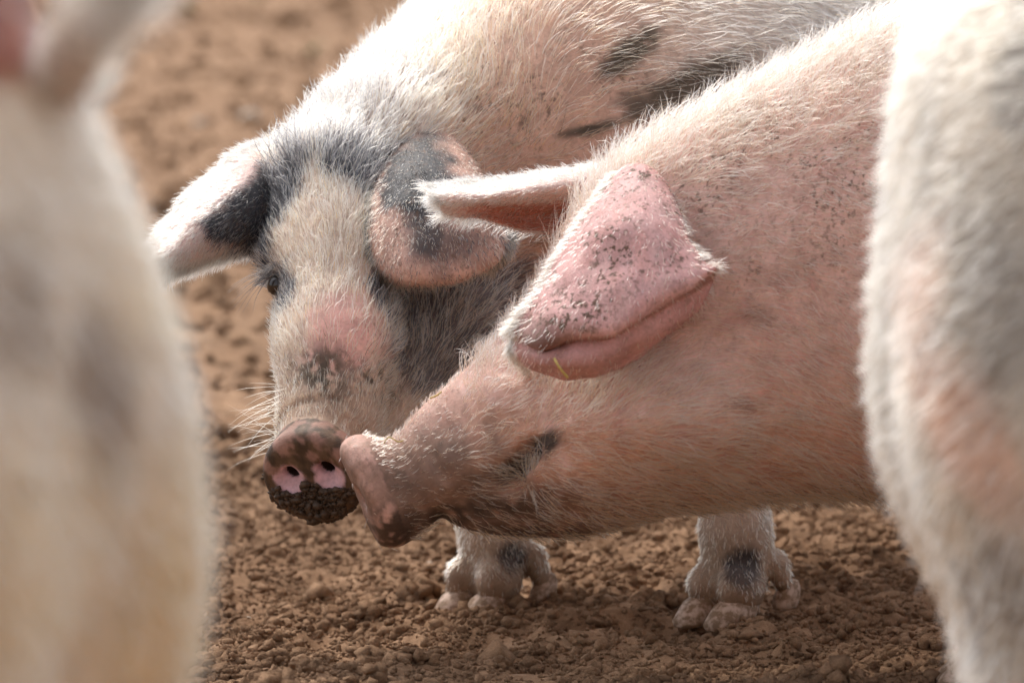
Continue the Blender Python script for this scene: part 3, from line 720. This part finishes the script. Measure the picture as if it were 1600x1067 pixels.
prK += [ell(P(900, 720, nf(85)), [R(120, DK), R(85, DK), R(62, DK)], .05),         # cheek
        ell(P(1010, 650, nf(105)), [R(150, DK), R(130, DK), R(75, DK)], .06),      # jowl
        cone(P(790, 630, nf(72)), P(880, 650, nf(98)), R(42, DK), R(36, DK), .035),    # brow
        cone(P(690, 735, nf(52)), P(770, 700, nf(68)), R(36, DK), R(34, DK), .03),     # side of the muzzle
        cone(P(862, 688, nf(140)), P(835, 706, nf(134)), R(8, DK), R(10, DK), .02, True),   # eye slit
        cone(P(835, 712, nf(128)), P(790, 745, nf(108)), R(12, DK), R(13, DK), .03, True),  # tear furrow
        cone(P(690, 806, nf(76)), P(735, 786, nf(92)), R(9, DK), R(8, DK), .016, True),     # mouth
        cone(P(735, 786, nf(92)), P(800, 792, nf(116)), R(9, DK), R(7, DK), .016, True),
        cone(P(800, 760, nf(118)), P(850, 800, nf(140)), R(7, DK), R(6, DK), .02, True), cone(P(640, 712, nf(80)), P(668, 770, nf(84)), R(6, DK), R(6, DK), .018, True),
        cone(P(660, 690, nf(76)), P(690, 745, nf(90)), R(5, DK), R(5, DK), .018, True), cone(P(1048, 330, nf(175)), P(1085, 400, nf(195)), R(6, DK), R(5, DK), .02, True)]
K_sc = P(583, 768, DK); K_sn = nrm(-RT * .88 - UP * .40 - FWD * .10); K_F = frame(K_sn, FWD)
def K_discf(p):
    l = (p - K_sc) @ K_F.T; q = np.sqrt((l[:, 0] / R(74, DK)) ** 2 + (l[:, 1] / R(80, DK)) ** 2); d = (q - 1) * R(74, DK)
    w = np.stack([d + .008, np.abs(l[:, 2]) - .011 + .008], 1)
    return np.minimum(w.max(1), 0) + np.linalg.norm(np.maximum(w, 0), axis=1) - .008 + .0015 * noise3(p, .012)
prK.append(fnp(K_discf, .045))
for s in (-1, 1): prK.append(ell(K_sc + K_F.T @ np.array([s * .024, 0, .018]), [.011, .014, .022], .008, K_F, sub=True))
axK = [grid_axis(-.24, 1.75, [(-.20, .34, .0036)], .012), grid_axis(6.3, 7.2, [(6.55, 6.90, .0040)], .012), grid_axis(-.03, .95, [(.14, .70, .0036)], .012)]
V, F = surface(prK, axK); _, N = face_data(V, F)
K_body = link_mesh('body', V, F, M_SKIN, K_root)
def K_paint(p, N):
    u, v, d = proj(p); fc = facing(p, N); n = len(p); nz = pnoise(p); p2 = (u, v, nz)
    skin = np.tile(np.array([.66, .415, .345]), (n, 1)); hair = hair_mix(n, [CREAM, WHITE, np.array([.56, .38, .22])], [.5, .38, .12]); dens = np.full(n, .75)
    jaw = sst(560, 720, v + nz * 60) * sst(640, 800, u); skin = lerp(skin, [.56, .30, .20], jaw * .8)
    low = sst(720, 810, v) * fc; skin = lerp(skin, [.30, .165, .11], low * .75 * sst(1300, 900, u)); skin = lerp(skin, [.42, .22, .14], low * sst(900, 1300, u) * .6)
    mot = noise3(p, .022) * .6 + noise3(p + 6, .009) * .5; skin = lerp(skin, [.80, .52, .46], sst(.1, .7, mot) * .6); skin = lerp(skin, [.56, .28, .23], sst(-.1, -.7, mot) * .6)
    spk = (sst(600, 250, v - (u - 1150) * .15) * sst(900, 1000, u) * .75 + .2) * fc
    muz = blob(p2, 680, 750, 145, 90, 0, .6) * fc; spk = np.maximum(spk, muz * .8); skin = lerp(skin, [.31, .185, .13], muz * .9); skin = lerp(skin, [.17, .10, .07], muz * sst(.0, .6, mot) * .7)
    sp = noise3(p, .008) * .6 + noise3(p + 3, .017) * .5
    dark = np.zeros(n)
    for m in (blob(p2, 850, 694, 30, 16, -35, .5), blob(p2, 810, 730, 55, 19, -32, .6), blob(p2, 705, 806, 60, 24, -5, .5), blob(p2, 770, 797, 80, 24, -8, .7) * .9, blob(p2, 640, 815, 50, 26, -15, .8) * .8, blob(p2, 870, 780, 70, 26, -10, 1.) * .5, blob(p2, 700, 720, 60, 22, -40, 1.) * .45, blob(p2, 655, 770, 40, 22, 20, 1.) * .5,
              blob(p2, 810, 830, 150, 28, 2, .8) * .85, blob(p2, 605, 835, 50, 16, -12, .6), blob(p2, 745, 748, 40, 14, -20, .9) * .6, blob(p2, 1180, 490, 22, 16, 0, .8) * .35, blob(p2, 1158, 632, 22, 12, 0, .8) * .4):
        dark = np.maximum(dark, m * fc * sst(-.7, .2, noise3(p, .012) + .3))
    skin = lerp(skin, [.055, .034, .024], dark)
    dens *= 1 - .6 * dark; dens *= 1 - .35 * muz; hair = np.where((RS.rand(n) < muz * .55)[:, None], hair_mix(n, [np.array([.34, .23, .15]), CREAM], [.6, .4]), hair)
    hair = np.where((RS.rand(n) < np.maximum(dark * .9, low * .4))[:, None], hair_mix(n, [np.array([.14, .09, .06]), np.array([.42, .28, .17])], [.5, .5]), hair)
    hair = np.where((RS.rand(n) < jaw * .35)[:, None], hair_mix(n, [np.array([.66, .44, .25])], [1]), hair)
    q = (p - K_sc) @ K_F.T; rim = (q[:, 2] > -.014) & (np.abs(q[:, 2]) < .04)
    rn = noise3(p, .016) + .7 * noise3(p, .006); rc = lerp(np.tile(np.array([.60, .36, .29]), (n, 1)), [.40, .24, .18], sst(-.4, .8, rn)); rc = lerp(rc, [.07, .042, .03], sst(-.6, .3, rn) * sst(.0, .04, q[:, 1])); rc = lerp(rc, [.12, .065, .04], sst(.004, .02, q[:, 2]) * .6)
    skin = np.where(rim[:, None], rc, skin); dens = np.where(rim, 0.02, dens)
    ridge = sst(.25, .8, N[:, 2]) ; dens = np.maximum(dens * (1 - .35 * blob(p2, 1150, 400, 200, 180, 0, .6)), ridge * (~rim))
    dens *= 1 - .5 * blob(p2, 760, 640, 70, 60, 0, .6)
    L = np.where(u < 720, .007, np.where(v > 560, .023, .019)); L = np.where((N[:, 2] > .5) & (u > 850), .034, L); L = np.where(p[:, 2] < .2, .012, L)
    return np.concatenate([skin, np.where(rim, .4, spk)[:, None]], 1), hair, dens, L
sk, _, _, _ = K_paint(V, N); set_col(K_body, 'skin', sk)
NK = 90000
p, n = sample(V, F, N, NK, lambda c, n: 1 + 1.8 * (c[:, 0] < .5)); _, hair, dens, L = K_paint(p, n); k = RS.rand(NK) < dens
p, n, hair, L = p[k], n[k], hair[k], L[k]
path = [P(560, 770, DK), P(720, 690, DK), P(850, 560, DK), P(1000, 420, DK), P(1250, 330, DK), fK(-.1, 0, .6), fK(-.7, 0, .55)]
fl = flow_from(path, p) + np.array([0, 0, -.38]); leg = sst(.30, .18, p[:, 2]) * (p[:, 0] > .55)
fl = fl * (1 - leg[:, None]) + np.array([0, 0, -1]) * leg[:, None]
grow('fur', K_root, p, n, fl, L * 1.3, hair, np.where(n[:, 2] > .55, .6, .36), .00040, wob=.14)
for h in hornK: horn_mesh(K_root, *h)
ball('eye', P(848, 697, nf(118)), [.011] * 3, np.eye(3), M_EYE, K_root)
def K_ear(p, outer, a, b):
    n = len(p); u, v, d = proj(p); skin = np.tile(np.array([.72, .42, .40]), (n, 1)); sp = noise3(p, .008) * .6 + noise3(p + 3, .018) * .5
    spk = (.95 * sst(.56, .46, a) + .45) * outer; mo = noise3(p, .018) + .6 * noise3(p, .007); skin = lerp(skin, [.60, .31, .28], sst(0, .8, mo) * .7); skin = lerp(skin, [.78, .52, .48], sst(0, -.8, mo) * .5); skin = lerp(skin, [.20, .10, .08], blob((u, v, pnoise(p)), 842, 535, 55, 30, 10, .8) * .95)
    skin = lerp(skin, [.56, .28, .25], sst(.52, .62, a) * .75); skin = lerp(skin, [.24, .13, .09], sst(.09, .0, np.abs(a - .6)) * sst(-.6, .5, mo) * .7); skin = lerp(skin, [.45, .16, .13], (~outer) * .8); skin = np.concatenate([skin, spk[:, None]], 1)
    h = hair_mix(n, [WHITE, CREAM], [.5, .5]); return skin, h, np.where((b < .06), 1., np.where(a > .56, .06, .15))
def K_earF(p, outer, a, b):
    n = len(p); skin = np.tile(np.array([.70, .48, .42]), (n, 1)); skin = lerp(skin, [.46, .18, .12], sst(.42, .55, b) * sst(.9, .5, a))
    return skin, hair_mix(n, [WHITE, CREAM, np.array([.3, .25, .2])], [.7, .2, .1]), np.where(b > .5, .25, 1.)
ear(K_root, None, [
    [(968, 272, 6.67), (985, 264, 6.665), (1002, 264, 6.66), (1018, 272, 6.66), (1034, 290, 6.655), (1050, 315, 6.65)],
    [(893, 375, 6.635), (930, 358, 6.59), (968, 348, 6.572), (1006, 345, 6.57), (1042, 352, 6.575), (1076, 375, 6.59)],
    [(840, 462, 6.62), (882, 448, 6.565), (930, 435, 6.545), (984, 422, 6.54), (1040, 412, 6.545), (1100, 408, 6.56)],
    [(797, 512, 6.62), (846, 532, 6.555), (900, 510, 6.53), (960, 510, 6.515), (1035, 460, 6.53), (1124, 418, 6.55)],
    [(798, 522, 6.635), (848, 544, 6.575), (905, 524, 6.56), (966, 520, 6.54), (1040, 474, 6.56), (1114, 434, 6.58)],
    [(801, 548, 6.64), (846, 562, 6.57), (905, 562, 6.54), (968, 548, 6.55), (1034, 512, 6.565), (1092, 474, 6.585)],
    [(826, 570, 6.66), (858, 580, 6.61), (900, 588, 6.59), (962, 576, 6.60), (1010, 552, 6.61), (1056, 516, 6.625)]], K_ear, .0050, 16000, .013, crum=1.9)
ear(K_root, None, [
    [(950, 262, 6.86), (935, 282, 6.80), (915, 325, 6.86), (895, 366, 6.85)],
    [(850, 276, 6.87), (846, 296, 6.785), (842, 330, 6.87), (828, 362, 6.86)],
    [(768, 288, 6.86), (766, 306, 6.79), (764, 328, 6.84), (764, 344, 6.84)],
    [(712, 294, 6.84), (712, 308, 6.80), (716, 326, 6.82), (722, 338, 6.83)],
    [(680, 300, 6.83), (682, 308, 6.81), (686, 320, 6.82), (694, 330, 6.83)]], K_earF, .003, 11000, .014)

# ================================================================== foreground pigs
def pig(root, fr, paint, tail, vox, nhair, hrad, hlen, fwd=0, rump=.64, rx=-.57):
    pr = trunk_prims(fr); hn = []; pr += [cone(fr(-.57, y, .50), fr(rx, y, rump), .18 * fr.s, .19 * fr.s, .08) for y in (-.06, .06)]
    for y, x0, hind in ((.15, .36, False), (-.15, .36, False), (.145, -.66, True), (-.145, -.66, True)):
        a, b = leg_prims(fr, y, x0, hind, fr(x0 + fwd * (1 if y > 0 else .6), y, 0) if hind and fwd else None); pr += a; hn += b
    s = fr.s; A = fr.axes()
    pr += [cone(fr(.42, 0, .62), fr(.70, 0, .63), .22 * s, .16 * s, .1), cone(fr(.70, 0, .63), fr(.84, 0, .56), .145 * s, .10 * s, .06), cone(fr(.84, 0, .56), fr(1.0, 0, .47), .10 * s, .068 * s, .04),
           cone(fr(.74, 0, .55), fr(.94, 0, .44), .10 * s, .045 * s, .04), ell(fr(.66, .1, .54), np.array([.10, .07, .10]) * s, .05, A), ell(fr(.66, -.1, .54), np.array([.10, .07, .10]) * s, .05, A),
           fnp(disc(fr(1.01, 0, .465), frame(fr.h * .8 - np.array([0, 0, .35]), fr.l), .07 * s, .066 * s, .018, .012), .02)]
    for y in (-.026, .026): pr.append(ell(fr(1.028, y, .458), np.array([.02, .012, .014]) * s, .006, A, True))
    for y in (-.105, .105): pr.append(ell(fr(.80, y * .93, .625), np.array([.02, .014, .014]) * s, .02, A, True))
    lo = fr.o - 1.3; hi = fr.o + 1.3
    V, F = surface(pr, [np.arange(lo[0], hi[0], vox), np.arange(lo[1], hi[1], vox), np.arange(-.03, 1.0, vox)]); _, N = face_data(V, F)
    o = link_mesh('body', V, F, M_SKIN, root); sk, _, _ = paint(V, N); set_col(o, 'skin', sk)
    p, n = sample(V, F, N, nhair, lambda c, n: 1 + 2. * sst(.1, -.3, (c - fr.o) @ fr.h / s)); _, h, d = paint(p, n); k = RS.rand(nhair) < d; p, n, h = p[k], n[k], h[k]
    fl = -fr.h[None] + np.array([0, 0, -.75]) * (1 - np.clip(n[:, 2:], 0, 1)); fl = np.where(p[:, 2:] < .45, fl * .3 + np.array([0, 0, -1]), fl)
    grow('fur', root, p, n, fl, np.where(p[:, 2] < .2, .014, hlen), h, np.full(len(p), .4), hrad)
    for q in hn: horn_mesh(root, *q)
    for y in (-.105, .105): ball('eye', fr(.80, y * .86, .625), [.014 * s] * 3, np.eye(3), M_EYE, root)
    tp = catmull(tail, 5); r_ = np.linspace(.019, .007, len(tp)); tv, tf = tube(tp, r_); to = link_mesh('tail', tv, tf, M_SKIN, root); tsk, _, _ = paint(tv, np.tile(np.array([0, 0, 1.]), (len(tv), 1))); set_col(to, 'skin', tsk * 0 + np.array([.55, .42, .33]))
    i = RS.randint(0, len(tp) - 1, 2600); th = RS.rand(2600) * 6.283; T = nrm(np.gradient(tp, axis=0))[i]; x = nrm(np.cross(T, [.3, .2, .93])); y = np.cross(T, x); rd = np.cos(th)[:, None] * x + np.sin(th)[:, None] * y
    grow('fur', to, tp[i] + rd * r_[i][:, None] * .9, rd, T, .02 + .045 * (i / len(tp)) ** 2, hair_mix(2600, [WHITE, CREAM], [.75, .25]), np.full(2600, .5), hrad)
    for y in (-1, 1):
        g_ = [[fr(.62 + .03 * c, y * (.07 + .02 * c), .74 - .012 * c * c) for c in (0, 1, 2, 3)], [fr(.70 + .03 * c, y * (.12 + .035 * c), .77 - .02 * c) for c in (0, 1, 2, 3)],
              [fr(.79 + .02 * c, y * (.15 + .03 * c), .74 - .02 * c) for c in (0, 1, 2, 3)], [fr(.88 + .005 * c, y * (.18 + .008 * c), .66 - .006 * c) for c in (0, 1, 2, 3)]]
        ear(root, None, g_, lambda p, o_, a, b: (np.tile(np.array([.68, .45, .40]), (len(p), 1)), hair_mix(len(p), [WHITE, CREAM], [.6, .4]), np.full(len(p), .7)), .006, 4000, .016, True, toward=np.array([0, 0, 1.]))
    return V
def R_paint(p, N):
    u, v, d = proj(p); n = len(p); nz = pnoise(p, .07, .5); p2 = (u, v, nz)
    st = noise3(p * np.array([1, 1, .6]), .05)
    skin = lerp(np.tile(np.array([.62, .55, .45]), (n, 1)), [.36, .33, .29], sst(-.1, .5, st))
    pk = np.maximum(blob(p2, 1440, 450, 36, 90, 8, .7), blob(p2, 1520, 690, 60, 150, -28, .6)); skin = lerp(skin, [.66, .42, .31], pk)
    g_ = np.maximum(blob(p2, 1560, 470, 80, 170, -10, .7), blob(p2, 1560, 950, 110, 160, 0, .7) * .8); skin = lerp(skin, [.27, .25, .22], g_ * .8)
    hair = hair_mix(n, [CREAM * .95, WHITE * .85, np.array([.36, .31, .24])], [.42, .26, .32])
    hair = np.where((RS.rand(n) < pk * .8)[:, None], hair_mix(n, [np.array([.72, .49, .34]), CREAM], [.7, .3]), hair); hair = np.where((RS.rand(n) < g_ * .5)[:, None], hair_mix(n, [np.array([.30, .28, .25])], [1]), hair)
    return skin, hair, np.ones(n) * (1 - .25 * pk)
def L_paint(p, N):
    u, v, d = proj(p); n = len(p); nz = pnoise(p, .06, .5); p2 = (u, v, nz)
    skin = np.tile(np.array([.68, .53, .38]), (n, 1)); red = blob(p2, -10, 25, 95, 125, 0, .25)
    dk = np.maximum(blob(p2, 165, 620, 50, 140, -8, .6), blob(p2, 15, 490, 70, 110, 0, .7) * .8); og = np.maximum(blob(p2, 270, 950, 85, 240, 5, .8), blob(p2, 60, 900, 110, 200, 0, .8) * .8); og = np.maximum(og, blob(p2, 200, 440, 50, 110, -25, .8) * .6)
    skin = lerp(skin, [.22, .14, .09], dk * .9); skin = lerp(skin, [.62, .37, .14], og * .7); skin = lerp(skin, [.30, .085, .045], red)
    hair = hair_mix(n, [CREAM, WHITE, np.array([.60, .42, .24])], [.55, .2, .25]); hair = np.where((RS.rand(n) < dk * .85)[:, None], hair_mix(n, [np.array([.22, .15, .10])], [1]), hair)
    hair = np.where((RS.rand(n) < og * .75)[:, None], hair_mix(n, [np.array([.66, .42, .18])], [1]), hair)
    return skin, hair, 1 - .97 * red
DR = 5.0; pr_ = P(1352, 380, DR)
fR = Frame((pr_[0] + .836, pr_[1] - .02, 0), (1, .05), 1.05)
R_root = empty('pig', (fR.o[0], fR.o[1], 0), 'rump and hind leg of a cream grey pig with a bare pink streak', 'pig', 'pigs in the paddock')
pig(R_root, fR, R_paint, [fR(-.68, -.02, .76), fR(-.73, -.07, .75), fR(-.72, -.13, .72), fR(-.67, -.16, .68), fR(-.65, -.17, .64)], .0095, 60000, .00045, .026, .08, .71)
DL = 3.35; pl = P(325, 750, DL)
fL = Frame((pl[0] - .919, pl[1] + .26, 0), (-.94, .30), 1.16)
L_root = empty('pig', (fL.o[0], fL.o[1], 0), 'rump of a creamy tan pig with its tail raised and reddish skin below', 'pig', 'pigs in the paddock')
pig(L_root, fL, L_paint, [P(95, 125, DL + .12), P(112, 95, DL + .02), P(135, 50, DL), P(165, 5, DL), P(195, -40, DL), P(190, -80, DL)], .0095, 60000, .0004, .024, .06, .72, -.515)

# ================================================================== small things
def stalk(name, pts, r, mat, label, cat, group=None):
    v, f = tube(catmull(pts, 5), np.full((len(pts) - 1) * 5 + 1, r), 6); o = link_mesh(name, v, f, mat); o['label'] = label; o['category'] = cat
    if group: o['group'] = group
    return o
stalk('straw', [P(866, 560, 6.525), P(874, 574, 6.52), P(887, 590, 6.53)], .0016, M_STRAW, 'short yellow straw stuck to the lower rim of the pink ear', 'straw')
stalk('straw', [P(600, 692, 6.70), P(608, 683, 6.695), P(622, 690, 6.69), P(630, 688, 6.69)], .0009, M_STRAW, 'thin curled straw on top of the pink nose', 'straw')
stalk('straw', [P(672, 622, 6.72), P(682, 618, 6.71), P(690, 612, 6.71)], .0011, M_STRAW, 'short straw bit on the bridge of the pink muzzle', 'straw')
for u, v, r, lab in [(390, 190, .036, 'larger pale stone lying on the far soil behind the spotted pig'), (312, 197, .026, 'smaller pale stone lying beside the larger stone on the far soil'),
                     (388, 950, .004, 'tiny white stone chip on the soil beside the tan rump'), (1362, 858, .004, 'tiny white stone chip on the soil beside the cream grey hind leg'), (672, 862, .004, 'tiny white stone chip on the soil below the pink nose')]:
    x, y = ground_point(u, v); z = gz((x, y)); w = nrm(ICO2_V * (1 + .15 * RS.randn(len(ICO2_V), 1))) * (1 + .12 * RS.randn(len(ICO2_V), 1))
    o = link_mesh('stone', w * np.array([r, r * .8, r * .55]) + np.array([x, y, z + r * .2]), ICO2_F, M_STONE)
    o['label'] = lab; o['category'] = 'stone'
for u, v, lab in [(292, 30, 'green weed sprouting on the far soil beyond the two pale stones'), (148, 148, 'green weed on the far soil right beside the tan rump'), (485, 85, 'faint green sprout on the soil right behind the spotted neck'), (400, 6, 'faint green sprout on the most distant soil in view')]:
    x, y = ground_point(u, v); z = gz((x, y)); VV_, FF_ = [], []
    for j in range(14):
        a = RS.rand() * 6.28; l = .04 + .05 * RS.rand(); w = .008; dx, dy = math.cos(a), math.sin(a); hh = .5 + .6 * RS.rand()
        b = len(VV_); VV_ += [(x - dy * w * .3, y + dx * w * .3, z), (x + dy * w * .3, y - dx * w * .3, z), (x + dx * l * .5 + dy * w, y + dy * l * .5 - dx * w, z + l * hh * .7), (x + dx * l * .5 - dy * w, y + dy * l * .5 + dx * w, z + l * hh * .7), (x + dx * l, y + dy * l, z + l * hh * .8), (x + dx * l * 1.02, y + dy * l * 1.02, z + l * hh * .78)]
        FF_ += [(b, b + 1, b + 2, b + 3), (b + 3, b + 2, b + 5, b + 4)]
    o = link_mesh('weed', VV_, FF_, M_LEAF); o['label'] = lab; o['category'] = 'weed'; o['group'] = 'weeds on the far soil'
